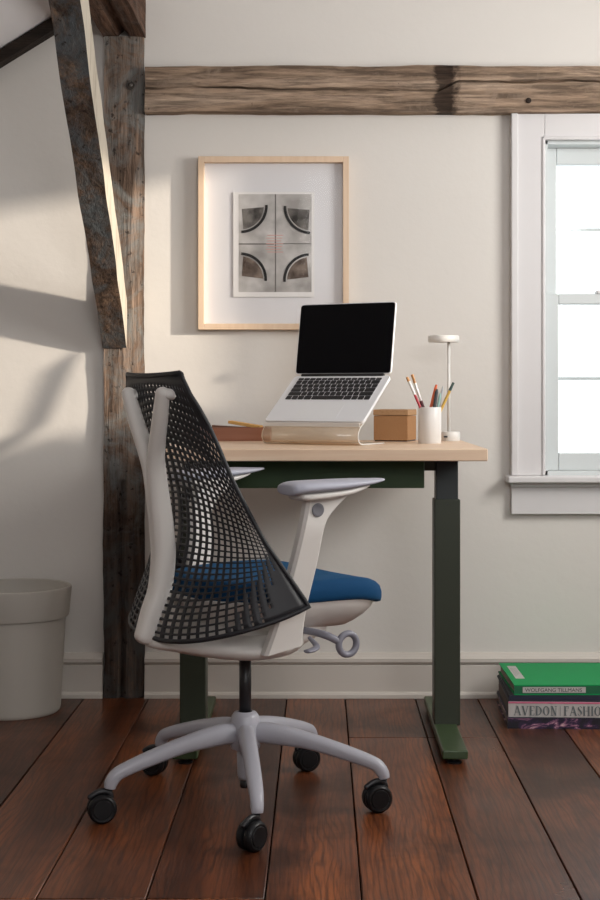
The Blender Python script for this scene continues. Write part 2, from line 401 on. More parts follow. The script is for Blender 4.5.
# ------------------------------------------------------------------ timbers
def post_groove(p):
    d = Vector()
    if p.y < -.014:
        if abs(p.x+.570) < .006 and p.z < .62: d += Vector((0, .014, 0))
        if p.x > -.542: d += Vector((0, (p.x+.542)*.3, 0))
    return d
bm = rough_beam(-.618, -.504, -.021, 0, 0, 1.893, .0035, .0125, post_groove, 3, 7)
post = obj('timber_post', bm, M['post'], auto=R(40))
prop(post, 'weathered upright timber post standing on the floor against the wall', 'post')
bm = lathe([(0, .0), (.006, 0), (.0075, .004), (.006, .007), (0, .008)], 16)
obj('peg', bm, M['iron'], post, True, loc=(-.541, -.022, 1.752), rot=(R(90), 0, 0))
bm = lathe([(.010, 0), (.013, 0), (.013, .003), (.010, .003), (.010, 0)], 20)
obj('peg_ring', bm, M['iron'], post, True, loc=(-.541, -.023, 1.752), rot=(R(90), 0, 0))

# knee brace: leaves the post at z 1.0 and climbs toward the room
def brace_bm():
    n = 70; y0, z0 = -.028, 1.002; y1, z1 = -.955, 1.892; bm = bmesh.new(); rows = []
    d = Vector((0, y1-y0, z1-z0)).normalized(); nrm = Vector((0, d.z, -d.y))   # up and away
    T = .112
    for i in range(n+1):
        t = i/n; c = Vector((0, y0+(y1-y0)*t, z0+(z1-z0)*t)); w0, w1_ = -.620, -.551+.004*t
        th = T*.9
        def nn(p, k): return noise.noise(Vector((p.x*5+k, p.y*9, p.z*9)))*.0028
        ring = []
        for (x, dep) in ((w0, 0), (w0+.02, 0), (w0+.045, 0), (w1_, 0), (w1_, th*.33), (w1_, th*.66), (w1_, th), (w0, th), (w0, th*.5)):
            p = c+nrm*dep; p.x = x
            p += Vector((nn(p, 3), 0, 0)) + nrm*nn(p, 9)
            if p.y > -.0275: p.y = -.0275
            if p.z > 1.893: p.z = 1.893
            ring.append(bm.verts.new(p))
        rows.append(ring)
    for a, b in zip(rows, rows[1:]):
        for i in range(9):
            f = bm.faces.new((a[i], a[(i+1) % 9], b[(i+1) % 9], b[i])); f.material_index = 1 if i in (3, 4, 5) else 0
    bm.faces.new(rows[0]); bm.faces.new(rows[-1]); return bm
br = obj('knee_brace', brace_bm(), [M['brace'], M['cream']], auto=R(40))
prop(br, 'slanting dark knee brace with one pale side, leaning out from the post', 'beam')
def tie_groove(p):
    d = Vector()
    if p.z < 1.91 and abs(p.x+.565) < .016: d += Vector((0, 0, .02))
    return d
tie = obj('tie_beam', rough_beam(-.622, -.500, -3.2, 0, 1.896, 2.02, .004, .02, tie_groove, 8, 5), M['tie'], auto=R(40))
prop(tie, 'reddish brown ceiling beam resting on top of the upright post', 'beam')
Z0 = 1.672+.130/15*8
def wb_groove(p):
    c = 1.742-.010*(p.x+.5)+.006*noise.noise(Vector((p.x*5, 0, 0)))+.003*noise.noise(Vector((p.x*23, 0, 0)))+.030*min(1, max(0, (p.x-.34)/.05))
    d = Vector((0, 0, (c-Z0)*max(0, 1-abs(p.z-Z0)/.06)))
    if p.y < -.03:
        k = .55+.9*noise.noise(Vector((p.x*6, 3, 0)))
        if abs(p.z-Z0) < .002: d += Vector((0, .022*max(.12, min(1, k)), 0))
        elif 0 < Z0-p.z < .010: d += Vector((0, 0, .0048))
        elif 0 < p.z-Z0 < .010: d += Vector((0, 0, -.0048))
    return d
wb = obj('wall_beam', rough_beam(-.500, 1.70, -.045, 0, 1.672, 1.802, .0045, .0085, wb_groove, 5, 5), M['beam'], auto=R(40))
prop(wb, 'long horizontal weathered timber beam across the wall above the picture', 'beam')
bm = lathe([(0, 0), (.007, 0), (.008, .002), (.006, .004), (0, .0045)], 16)
obj('knot', bm, M['char'], wb, True, loc=(.592, -.048, 1.703), rot=(R(90), 0, 0))
# rafter strip along the gable
x0, x1 = -2.2, -.60
bm = bmesh.new(); n = 40; rows = []
for i in range(n+1):
    x = x0+(x1-x0)*i/n; z = cz(x)-.004; w = .002*noise.noise(Vector((x*6, 0, 0)))
    rows.append([bm.verts.new(p) for p in ((x, -.003, z), (x, -.05, z), (x, -.05, z-.038+w), (x, -.003, z-.038+w))])
for a, b in zip(rows, rows[1:]):
    for i in range(4): bm.faces.new((a[i], a[(i+1) % 4], b[(i+1) % 4], b[i]))
bm.faces.new(rows[0]); bm.faces.new(rows[-1])
prop(obj('rafter', bm, M['rafter']), 'thin dark rafter sloping along the edge of the ceiling', 'beam')

# ------------------------------------------------------------------ waste bin
bn = empty('waste_bin', (-.838, -.175, 0), 0, 'round pale grey plastic waste bin with a deep rim', 'waste bin')
bm = lathe([(0, .006), (.116, .006), (.118, .0), (.122, .004), (.124, .012), (.1375, .265), (.1375, .30), (.132, .30), (.128, .26), (.115, .02), (0, .02)], 64)
obj('bin_body', bm, M['bin'], bn, auto=R(40))
bm = lathe([(.1375, .266), (.1415, .262), (.1455, .262), (.147, .268), (.1535, .336), (.1525, .342), (.149, .344), (.145, .342), (.139, .275), (.136, .272)], 64)
obj('bin_rim', bm, M['bin'], bn, auto=R(50))

# ------------------------------------------------------------------ desk
DT, DZ = .742, .029
dk = empty('standing_desk', (0, -.435, 0), 0, 'pale wood standing desk on dark green metal legs', 'desk')
Y = lambda y: y+.435
bm = boxm(-.39, .392, Y(-.75), Y(-.12), DT-DZ, DT)
obj('desktop', bm, M['maple'], dk, bevel=.0025)
for s in (-1, 1):
    x = s*.3225
    bm = boxm(x-.033, x+.033, Y(-.475), Y(-.405), .03, .603)
    lg = obj('leg', bm, M['green'], dk, bevel=.003)
    bm = boxm(x-.028, x+.028, Y(-.470), Y(-.410), .55, DT-DZ)
    obj('inner_leg', bm, M['leg_dark'], lg, bevel=.003)
    bm = lathe([(0, 0), (.002, 0), (.002, .0015), (0, .002)], 10)
    obj('bolt', bm, M['black'], lg, loc=(x, Y(-.475), .59), rot=(R(90), 0, 0))
    xf = s*.3175
    bm = boxm(xf-.030, xf+.030, Y(-.735), Y(-.145), .012, .034)
    ft = obj('foot', bm, M['green_foot'], dk, bevel=.004)
    for yy in (-.715, -.165):
        bm = lathe([(0, 0), (.017, 0), (.018, .004), (.006, .007), (.006, .013), (0, .013)], 20, c=(xf, Y(yy)))
        obj('glide', bm, M['black'], ft, auto=R(40))
obj('modesty_panel', boxm(-.255, .255, Y(-.60), Y(-.585), .640, DT-DZ), M['green_panel'], dk, bevel=.002)
obj('cross_rail', boxm(-.32, .32, Y(-.46), Y(-.42), .675, DT-DZ), M['green'], dk)

# ------------------------------------------------------------------ laptop and its stand
sc = .93
psi, tau, lam = R(28.04), R(35.6), R(9.66)
HX, HY, HZ = .0622*sc, (-.0708+4)*sc-4, .87+(.9219-.87)*sc
LW, LD, LH = .304*sc, .215*sc, .21*sc
lt = empty('laptop', (HX, HY, HZ), -psi, 'open silver laptop with a black screen, raised on a clear stand', 'laptop')
Tb = Matrix.Rotation(tau, 4, 'X')      # local -y tips downward
def xf(bm, Mx): bmesh.ops.transform(bm, matrix=Mx, verts=bm.verts); return bm
def rrect(bm, w, d, y0, z0, z1, r, n=6, mi=0, cx=0):
    """rounded rectangle slab, x centred, y from y0-d to y0"""
    pts = []
    for cxx, cyy, a0 in ((w/2-r, y0-r, 0), (-w/2+r, y0-r, 90), (-w/2+r, y0-d+r, 180), (w/2-r, y0-d+r, 270)):
        for k in range(n+1):
            a = R(a0+90*k/n); pts.append((cx+cxx+r*math.cos(a), cyy+r*math.sin(a)))
    lo = [bm.verts.new((x, y, z0)) for x, y in pts]; hi = [bm.verts.new((x, y, z1)) for x, y in pts]; m_ = len(pts)
    fs = [bm.faces.new(lo), bm.faces.new(hi)]+[bm.faces.new((lo[i], lo[(i+1) % m_], hi[(i+1) % m_], hi[i])) for i in range(m_)]
    for f in fs: f.material_index = mi
    return bm
obj('laptop_base', xf(rrect(bmesh.new(), LW, LD, 0, -.0088, 0, .010), Tb), M['alu'], lt, bevel=.0012)
kb = obj('keyboard', xf(rrect(bmesh.new(), LW*.875, LD*.50, -LD*.055, -.001, .0004, .003), Tb), M['alu'], lt)
kb['label'] = 'keyboard of black keys'
kw = LW*.87; rowsk = [14, 14, 14, 13, 12, 9]; kh = LD*.49/5.65; y = -LD*.058
for r_i, cnt in enumerate(rowsk):
    h = kh*(.62 if r_i == 0 else 1); widths = [1.0]*cnt
    if r_i == 1: widths[-1] = 1.5
    if r_i == 2: widths[0] = 1.5
    if r_i == 3: widths[0] = 1.8; widths[-1] = 1.8
    if r_i == 4: widths[0] = 2.3; widths[-1] = 2.3
    if r_i == 5: widths = [1, 1, 1, 1.25, 5.2, 1.25, 1, 1, 1]
    tot = sum(widths); x = -kw/2
    for w_ in widths:
        ww = kw*w_/tot; bm = bmesh.new(); g = .0014
        rrect(bm, ww-2*g, h-2*g, y-g, .0004, .0018, .0015, 2, cx=x+ww/2)
        obj('key', xf(bm, Tb), [M['key'], M['keyprint']], kb); x += ww
    y -= h
obj('trackpad', xf(rrect(bmesh.new(), LW*.43, LD*.36, -LD*.60, -.001, .0003, .004), Tb), M['pad'], lt)
Tl = Matrix.Rotation(R(90)-lam, 4, 'X')  # local -y points down; flip so lid rises
def lid_bm(w, h, z0, z1, r, inset=0):
    bm = rrect(bmesh.new(), w, h, h+inset, z0, z1, r)
    return xf(bm, Matrix.Rotation(R(90)+0, 4, 'X') @ Matrix.Identity(4))
def lidT(bm): return xf(bm, Matrix.Rotation(-lam, 4, 'X'))
obj('lid', lidT(lid_bm(LW, LH-.004, -.0055, 0, .009, .004)), M['alu'], lt, bevel=.0008)
obj('screen', lidT(lid_bm(LW-.005, LH-.009, 0, .0008, .007, .0065)), M['screen'], lt)
bm = bmesh.new(); tube(bm, [(-LW*.42, .002, .001), (LW*.42, .002, .001)], .005, n=12, k=1, side=(0, 0, 1)); obj('hinge', bm, M['black'], lt, True)
obj('base_notch', xf(rrect(bmesh.new(), .06, .004, -LD+.003, -.004, .0004, .001), Tb), M['alu'], lt)

st = empty('laptop_stand', (HX, HY, DT), -psi, 'clear bent acrylic stand under the laptop', 'laptop stand')
lf = LD*math.cos(tau); ls = HZ-DT-LD*math.sin(tau)
prof = [(-.030, .0022), (-.09, .0022), (-lf+.012, .0022), (-lf-.004, .0035), (-lf-.014, .010), (-lf-.019, .020), (-lf-.017, .031), (-lf-.006, ls-.0155)]
for k in range(1, 9): q = k/8*.105; prof.append((-lf-.006+.012+q*math.cos(tau), ls-.0155+.005+q*math.sin(tau)))
bm = bmesh.new(); hw = LW/2-.004
A = [bm.verts.new((-hw, a, b)) for a, b in prof]; B = [bm.verts.new((hw, a, b)) for a, b in prof]
for i in range(len(prof)-1): bm.faces.new((A[i], A[i+1], B[i+1], B[i]))
o = obj('bent_sheet', bm, [M['acrylic'], M['acrylic_edge']], st, True)
md = o.modifiers.new('s', 'SOLIDIFY'); md.thickness = .0036; md.offset = 0; md.material_offset_rim = 1
obj('front_lip', boxm(-hw, hw, -lf-.010, -lf-.007, ls-.014, ls-.004), M['acrylic_edge'], st, bevel=.001)

# ------------------------------------------------------------------ things on the desk
bx = empty('storage_box', (.205, -.20, DT), R(-18), 'lidded cork box between the laptop and the white cup', 'box')
obj('box_body', boxm(-.0475, .0475, -.0475, .0475, .003, .069), M['cork'], bx, bevel=.0015)
obj('box_lid', boxm(-.0485, .0485, -.0485, .0485, .070, .086), M['cork_lid'], bx, bevel=.0015)
obj('box_base', boxm(-.045, .045, -.045, .045, 0, .003), M['black'], bx)

CUX, CUY = .285, -.385
cup = obj('pencil_cup', lathe([(0, 0), (.0285, 0), (.0300, .002), (.0300, .092), (.0290, .094), (.0272, .093), (.0270, .006), (0, .005)], 48), M['ceramic'], loc=(CUX, CUY, DT), auto=R(40))
prop(cup, 'plain white cylindrical cup holding pencils and brushes', 'cup')
def stick(name, px, py_top, base_off, r, cols, label, cat, kind='pencil', dy=0, group=None):
    """stick standing in the cup, leaning so that its tip rises above the rim"""
    top = Vector(((px-320)/1392*(4+CUY+dy), CUY+dy, .87-(py_top-394)/1392*(4+CUY+dy)))
    bot = Vector((CUX+base_off[0], CUY+base_off[1], DT+.008)); d = top-bot; ln = d.length
    e = empty(name, bot, 0, label, cat, group); e.rotation_mode = 'QUATERNION'; e.rotation_quaternion = d.to_track_quat('Z', 'Y')
    def seg(n, z0, z1, r0, r1, m_, fl=1): 
        bm = lathe([(0, z0), (r0, z0), (r1, z1), (0, z1)], 12); bmesh.ops.scale(bm, vec=(1, fl, 1), verts=bm.verts)
        obj(n, bm, m_, e, auto=R(40))
    r *= 1.25
    for (n, f0, f1, r0, r1, c, fl) in cols: seg(n, ln*f0, ln*f1, r*r0, r*r1, c, fl)
    return e
RD = mat('brush_red', (.50, .035, .05), .35); WH = mat('brush_ferrule', (.75, .74, .72), .3, .2); TN = mat('bristle_tan', (.58, .30, .12), .8)
DR = mat('brush_maroon', (.10, .02, .025), .4); OR = mat('pencil_orange', (.78, .16, .06), .45); DG = mat('pen_charcoal', (.06, .07, .075), .5)
TE = mat('pencil_teal', (.32, .52, .47), .45); YL = mat('pencil_yellow', (.66, .42, .09), .45); GD = mat('pencil_dark_end', (.06, .10, .09), .5); GY = mat('pen_grey', (.52, .54, .55), .4)
stick('paint_brush', 407, 377, (.012, -.010), .0028, [('handle', 0, .72, .8, 1, RD, 1), ('ferrule', .72, .93, 1, 1.1, WH, 1), ('bristles', .93, 1, 1.1, .9, TN, 1)], 'slim red-handled brush, leftmost in the white cup', 'brush', group='brushes and pencils in the cup', dy=-.012)
stick('paint_brush', 412, 374.5, (.012, .006), .0045, [('handle', 0, .60, .7, .8, DR, 1), ('ferrule', .60, .87, .9, 1.05, WH, .7), ('bristles', .87, 1, 1.05, 1.1, TN, .6)], 'wider brush with tan bristles, dark red handle and white ferrule', 'brush', group='brushes and pencils in the cup', dy=0)
stick('colouring_pencil', 436.5, 384.5, (-.018, .0), .0032, [('shaft', 0, .93, 1, 1, OR, 1), ('tip', .93, 1, 1, .6, OR, 1)], 'orange pencil in the middle of the white cup', 'pencil', group='brushes and pencils in the cup', dy=-.004)
stick('drawing_pen', 437.2, 389, (-.002, -.014), .0036, [('shaft', 0, .94, 1, 1, DG, 1), ('tip', .94, 1, 1, .5, DG, 1)], 'charcoal grey pen upright in the white cup', 'pen', group='brushes and pencils in the cup', dy=-.012)
stick('drawing_pen', 443, 386, (.010, .014), .0026, [('shaft', 0, .93, 1, 1, GY, 1), ('tip', .93, 1, 1, .4, GY, 1)], 'thin pale grey pen behind the charcoal one in the cup', 'pen', group='brushes and pencils in the cup', dy=.010)
stick('colouring_pencil', 440.5, 393, (.004, -.004), .0028, [('shaft', 0, .93, 1, 1, TE, 1), ('tip', .93, 1, 1, .4, TE, 1)], 'short pale teal pencil in the white cup', 'pencil', group='brushes and pencils in the cup', dy=-.004)
stick('colouring_pencil', 453.5, 382.5, (-.006, .008), .0030, [('shaft', 0, .86, 1, 1, YL, 1), ('cap', .86, 1, 1.05, .9, GD, 1)], 'yellow pencil with a dark end, leaning right out of the cup', 'pencil', group='brushes and pencils in the cup', dy=.004)

lp = empty('table_lamp', (.355, -.205, DT), 0, 'slim white table lamp with a round disc head', 'lamp')
obj('lamp_base', lathe([(0, 0), (.0255, 0), (.027, .002), (.027, .024), (.0255, .026), (0, .026)], 40), M['lampw'], lp, auto=R(40))
obj('pole', lathe([(0, .026), (.0042, .026), (.0042, .270), (0, .270)], 16, c=(-.004, 0)), M['lampw'], lp, True)
obj('lamp_head', lathe([(0, .269), (.040, .269), (.0425, .272), (.0425, .284), (.040, .287), (0, .287)], 48, c=(-.018, 0)), M['lampw'], lp, auto=R(40))
obj('charging_port', boxm(-.020, -.010, -.0275, -.022, .010, .0145), M['black'], lp)

ty = empty('desk_tray', (-.25, -.165, DT), 0, 'low red-brown wooden tray left of the laptop', 'tray')
bm = boxm(-.115, .115, -.050, .050, 0, .004); box(bm, -.115, .115, -.050, -.044, .004, .037); box(bm, -.115, .115, .044, .050, .004, .037)
box(bm, -.115, -.109, -.044, .044, .004, .037); box(bm, .109, .115, -.044, .044, .004, .037)
obj('tray_body', bm, M['tray'], ty, bevel=.001)
o = obj('notepad', boxm(-.045, .045, -.022, .022, -.004, .004), M['card'], loc=(-.205, -.165, .786), rot=(0, R(9), R(-10)), bevel=.001)
prop(o, 'orange-yellow pad tilted up over the edge of the wooden tray', 'notepad')
o = obj('notebook', boxm(-.050, .050, -.032, .032, -.003, .003), M['card2'], loc=(-.248, -.160, .778), rot=(0, R(4), R(4)), bevel=.001)
prop(o, 'thin dark brown notebook lying in the wooden tray', 'notebook')

# ------------------------------------------------------------------ framed picture
PXs = 3.965/1392
def pxw(x, y): return (x-320)*PXs, .87-(y-394)*PXs
fx0, fz1 = pxw(198, 156); fx1, fz0 = pxw(349, 329.5)
pf = empty('picture_frame', ((fx0+fx1)/2, -.02, fz0), 0, 'pale wood frame with a matted print of four dark arcs', 'picture')
def pb(x0, x1, y0, y1, z0, z1, bm=None, mi=0):
    bm = bm or bmesh.new(); cx = (fx0+fx1)/2; box(bm, x0-cx, x1-cx, y0+.02, y1+.02, z0-fz0, z1-fz0, mi); return bm
bw = .017
bm = pb(fx0, fx0+bw, -.032, -.002, fz0, fz1); pb(fx1-bw, fx1, -.032, -.002, fz0, fz1, bm)
pb(fx0+bw, fx1-bw, -.032, -.002, fz1-bw, fz1, bm); pb(fx0+bw, fx1-bw, -.032, -.002, fz0, fz0+bw, bm)
obj('moulding', bm, M['frame'], pf, bevel=.001)
obj('mat_board', pb(fx0+.005, fx1-.005, -.010, -.004, fz0+.005, fz1-.005), M['paper'], pf)
x0, z1 = pxw(232.8, 191); x1, z0 = pxw(314.4, 296.4)
pr = obj('print', pb(x0, x1, -.0145, -.0125, z0, z1), M['print'], pf)
def quad(px0, py0, px1, py1, y, m_, name):
    a, d = pxw(px0, py0); b, c_ = pxw(px1, py1); return obj(name, pb(a, b, y, y+.0004, c_, d), m_, pr)
def flat_poly(pts, y, m_, name):
    bm = bmesh.new(); cx = (fx0+fx1)/2
    f = [bm.verts.new((pxw(*p)[0]-cx, y+.02, pxw(*p)[1]-fz0)) for p in pts]; b = [bm.verts.new(v.co+Vector((0, .0004, 0))) for v in f]
    bm.faces.new(f); bm.faces.new(b); n = len(f)
    for i in range(n): bm.faces.new((f[i], f[(i+1) % n], b[(i+1) % n], b[i]))
    return obj(name, bm, m_, pr)
quad(238.3, 193.2, 275, 243, -.0150, M['tone'], 'print_panel'); quad(275.8, 193.2, 311.5, 243, -.0150, M['tone'], 'print_panel')
quad(238.3, 243.8, 275, 291.5, -.0150, M['tone'], 'print_panel'); quad(275.8, 243.8, 311.5, 291.5, -.0150, M['tone'], 'print_panel')
quad(274.6, 193.2, 275.9, 291.5, -.0153, M['crease'], 'print_fold'); quad(238.3, 242.6, 274, 243.9, -.0153, M['crease'], 'print_fold'); quad(276, 242.6, 311.5, 243.6, -.0153, M['crease'], 'print_fold')
def arc(cx_, cy_, r, a0, a1, m2):
    pts = [(cx_+r*math.cos(R(a0+(a1-a0)*k/20)), cy_+r*math.sin(R(a0+(a1-a0)*k/20))) for k in range(21)]
    inn = [(cx_+(r-2.7)*math.cos(R(a0+(a1-a0)*k/20)), cy_+(r-2.7)*math.sin(R(a0+(a1-a0)*k/20))) for k in range(21)]
    bm = bmesh.new(); cxx = (fx0+fx1)/2
    a = [bm.verts.new((pxw(*p)[0]-cxx, .02-.0162, pxw(*p)[1]-fz0)) for p in pts]; b = [bm.verts.new((pxw(*p)[0]-cxx, .02-.0162, pxw(*p)[1]-fz0)) for p in inn]
    for i in range(20): bm.faces.new((a[i], a[i+1], b[i+1], b[i]))
    o = obj('print_arc', bm, M['ink'], pr); md = o.modifiers.new('s', 'SOLIDIFY'); md.thickness = .0004
    r2 = r-3.9; am = (a0+a1)/2; sgx = math.cos(R(am)); sgy = math.sin(R(am)); q = 20 if sgx > 0 else 20
    sec = [(cx_+r2*math.cos(R(a0+5+(a1-a0-10)*k/12)), cy_+r2*math.sin(R(a0+5+(a1-a0-10)*k/12))) for k in range(13)]
    sec += [(cx_+math.copysign(1.5, sgx), cy_+math.copysign(3, sgy))]
    flat_poly(sec, -.0157, m2, 'print_shape')
arc(240, 205, 27.5, -2, 88, M['dark1']); arc(311, 206, 27.5, 92, 182, M['dark1'])
arc(240, 278.5, 26.8, -88, 4, M['dark2']); arc(310, 279.5, 27, 176, 267, M['dark2'])
for k in range(7): quad(267-(k % 2)*1.2, 234.2+k*2.8, 283-(k*37 % 3), 234.9+k*2.8, -.0156, M['red'], 'print_text_line')
obj('glazing', pb(fx0+bw, fx1-bw, -.0260, -.0250, fz0+bw, fz1-bw), M['picture_glass'], pf)

# ------------------------------------------------------------------ books
def letter_bm(bm, ch, x, z, h, y):
    """didone style letters from thick and thin strokes on the plane y"""
    T, t = h*.17, h*.055; w = {'A': .78, 'V': .76, 'E': .58, 'D': .74, 'O': .76, 'N': .74, 'F': .56, 'S': .52, 'H': .78, 'I': .30, '|': .14, ' ': .3}.get(ch, .6)*h
    def st_(ax, az, bx_, bz, th):
        vs = [bm.verts.new((x+px_*h, y, z+pz*h)) for px_, pz in ((ax-th/2/h, az), (ax+th/2/h, az), (bx_+th/2/h, bz), (bx_-th/2/h, bz))]; bm.faces.new(vs)
    def hb(ax, bx_, az, th=None):
        th = (th or t)/h; vs = [bm.verts.new((x+px_*h, y, z+pz*h)) for px_, pz in ((ax, az), (bx_, az), (bx_, az+th), (ax, az+th))]; bm.faces.new(vs)
    W_ = w/h-.06
    if ch == 'A': st_(.06, 0, .36, 1, t); st_(W_-.06, 0, .36, 1, T); hb(.15, W_-.15, .32); hb(-.02, .16, 0); hb(W_-.2, W_+.04, 0)
    if ch == 'V': st_(.10, 1, .36, 0, T); st_(W_-.05, 1, .36, 0, t); hb(-.02, .22, .945); hb(W_-.16, W_+.03, .945)
    if ch in 'EF':
        st_(.14, 0, .14, 1, T); hb(0, W_, .945); hb(.14, W_-.12, .48); hb(0, .3 if ch == 'F' else W_, 0)
        st_(W_-.03, .75, W_-.03, 1, t)
        if ch == 'E': st_(W_-.03, 0, W_-.03, .25, t)
    if ch in 'HN':
        st_(.12, 0, .12, 1, T if ch == 'H' else t); st_(W_-.12, 0, W_-.12, 1, T if ch == 'H' else t)
        hb(0, .26, 0); hb(0, .26, .945); hb(W_-.26, W_, .945); 
        if ch == 'H': hb(.12, W_-.12, .48); hb(W_-.26, W_, 0)
        else: st_(.14, 1, W_-.14, 0, T)
    if ch == 'I': st_(.13, 0, .13, 1, T); hb(0, .26, 0); hb(0, .26, .945)
    if ch == '|': st_(.07, 0, .07, 1, t*.7)
    if ch in 'OD':
        n = 24; a0, a1 = (0, 360) if ch == 'O' else (-90, 90); cx_ = W_/2 if ch == 'O' else .16; rx = W_/2 if ch == 'O' else W_-.16
        prev = None
        for k in range(n+1):
            a = R(a0+(a1-a0)*k/n); o_ = bm.verts.new((x+(cx_+rx*math.cos(a))*h, y, z+(.5+.5*math.sin(a))*h))
            i_ = bm.verts.new((x+(cx_+(rx-T/h)*math.cos(a))*h, y, z+(.5+(.5-t/h)*math.sin(a))*h))
            if prev: bm.faces.new((prev[0], o_, i_, prev[1]))
            prev = (o_, i_)
        if ch == 'D': st_(.14, 0, .14, 1, T); hb(0, .2, 0); hb(0, .2, .945)
    if ch == 'S':
        pts = [(.42, .80), (.36, .95), (.22, .99), (.08, .88), (.08, .70), (.24, .54), (.38, .38), (.40, .18), (.26, .02), (.10, .05), (.03, .22)]
        wd = [t, t, t, T*.6, T, T*1.1, T*1.1, T*.8, t, t, t]; prev = None
        for (a, b_), wdk in zip(pts, wd):
            p0 = bm.verts.new((x+a*h-wdk/2, y, z+b_*h)); p1 = bm.verts.new((x+a*h+wdk/2, y, z+b_*h+t*.8))
            if prev: bm.faces.new((prev[0], p0, p1, prev[1]))
            prev = (p0, p1)
    return w
def sans_text(name, txt, size, parent, m_, loc, rot, width=None):
    cu = bpy.data.curves.new(name, 'FONT'); cu.body = txt; cu.size = size; cu.extrude = .0001
    t_ = bpy.data.objects.new(name+'_tmp', cu); COL.objects.link(t_); bpy.context.view_layer.update()
    me = bpy.data.meshes.new_from_object(t_.evaluated_get(bpy.context.evaluated_depsgraph_get())); bpy.data.objects.remove(t_)
    me.materials.clear(); me.materials.append(m_); o = bpy.data.objects.new(name, me); COL.objects.link(o); o.parent = parent
    o.location = loc; o.rotation_euler = rot
    if width: 
        xs = [v.co.x for v in me.vertices]; k = width/(max(xs)-min(xs)); o.scale = (k, 1, 1)
    return o
PG = mat('book_pages', (.30, .25, .21), .85)
def book(label, x0, yb, w, d, z0, h, cover_m, spine_m=None, rz=0, ct=.0028, pages=PG, square=False):
    e = empty('book', (x0, yb, z0), rz, label, 'book', 'books piled on the floor')
    bm = bmesh.new()
    box(bm, 0, w, -d, 0, 0, ct); box(bm, 0, w, -d, 0, h-ct, h); box(bm, 0, w, -d, -d+ct, ct, h-ct, mi=1)
    obj('cover', bm, [cover_m, spine_m or cover_m], e)
    bm = bmesh.new(); n = 14
    for k in range(n):
        j = random.uniform(0, .0008); zz = ct+(h-2*ct)*k/n; box(bm, .004+j, w-.004-j, -d+ct, -.004-j, zz, zz+(h-2*ct)/n*.96)
    obj('pages', bm, pages, e)
    return e
BG = mat('book_green', (.004, .30, .085), .6, spec=.25); BGs = mat('book_green_spine', (.008, .12, .05), .4)
BN = mat('book_navy', (.016, .018, .035), .45); BNs = mat('book_navy_spine', (.012, .016, .04), .45)
BW = mat('book_white', (.50, .48, .46), .5); PK = mat('book_pink', (.62, .14, .25), .5)
FL = mat('book_floral', (.1, .05, .12), .4)
v = N(FL, 'ShaderNodeTexVoronoi'); v.inputs['Scale'].default_value = 60; L(FL, coords(FL, (.7, 1, 1.6)), v.inputs['Vector'])
fn = nz(FL, coords(FL, (16, 16, 36)), 1, 5, .65, .6)
cc = ramp(FL, fn, [(.44, (.006, .005, .012)), (.53, (.03, .012, .05)), (.585, (.32, .14, .22)), (.64, (.70, .50, .48))])
setc(FL, cc)
bk = book('dark floral patterned book, bottom of the pile on the floor', .499, -.066, .30, .315, 0, .0275, FL, FL, rz=R(-2))
b2 = book('white book with grey serif lettering on its spine, in the pile', .501, -.060, .33, .322, .0278, .046, BN, BW, rz=R(-2), pages=mat('book_pages_dark', (.16, .13, .12), .85))
obj('spine_stripe', boxm(.0, .33, -.3232, -.322, .0385, .0425), PK, b2)
bm = bmesh.new(); x = .014
for ch in 'AVEDON|FASHION':
    if ch == '|': x += .004
    x += letter_bm(bm, ch, x, .0075, .0245, -.3236)*.98+.0016
    if ch == '|': x += .006
o = obj('spine_lettering', bm, mat('grey_ink', (.13, .15, .155), .6), b2); md = o.modifiers.new('s', 'SOLIDIFY'); md.thickness = .0004
b3 = book('thin navy book just under the green book', .503, -.066, .33, .315, .0742, .0125, BN, BNs, rz=R(-1.9))
b4 = book('bright green book on top of the floor pile', .503, -.085, .33, .295, .0871, .0265, BG, BGs, rz=R(.4))
o = obj('spine_label', boxm(.022, .186, -.2962, -.295, .0060, .0205), BW, b4)
sans_text('spine_lettering', 'WOLFGANG TILLMANS', .0135, b4, M['black'], (.028, -.2965, .0085), (R(90), 0, 0), .148)
o = obj('cover_label', boxm(.016, .040, -.215, -.045, .0265, .0269), BW, b4)
for k in range(5): obj('label_line', boxm(.020+k*.0035, .0212+k*.0035, -.19+k*.01, -.075, .0269, .0271), mat('label_grey_%d' % k, (.32, .32, .32), .6) if k == 0 else bpy.data.materials['label_grey_0'], b4)

# ------------------------------------------------------------------ office chair
CX, CY, TH = -.171, -1.04, R(32)
ch = empty('office_chair', (CX, CY, 0), TH, 'white office chair with black mesh back and blue seat', 'chair')
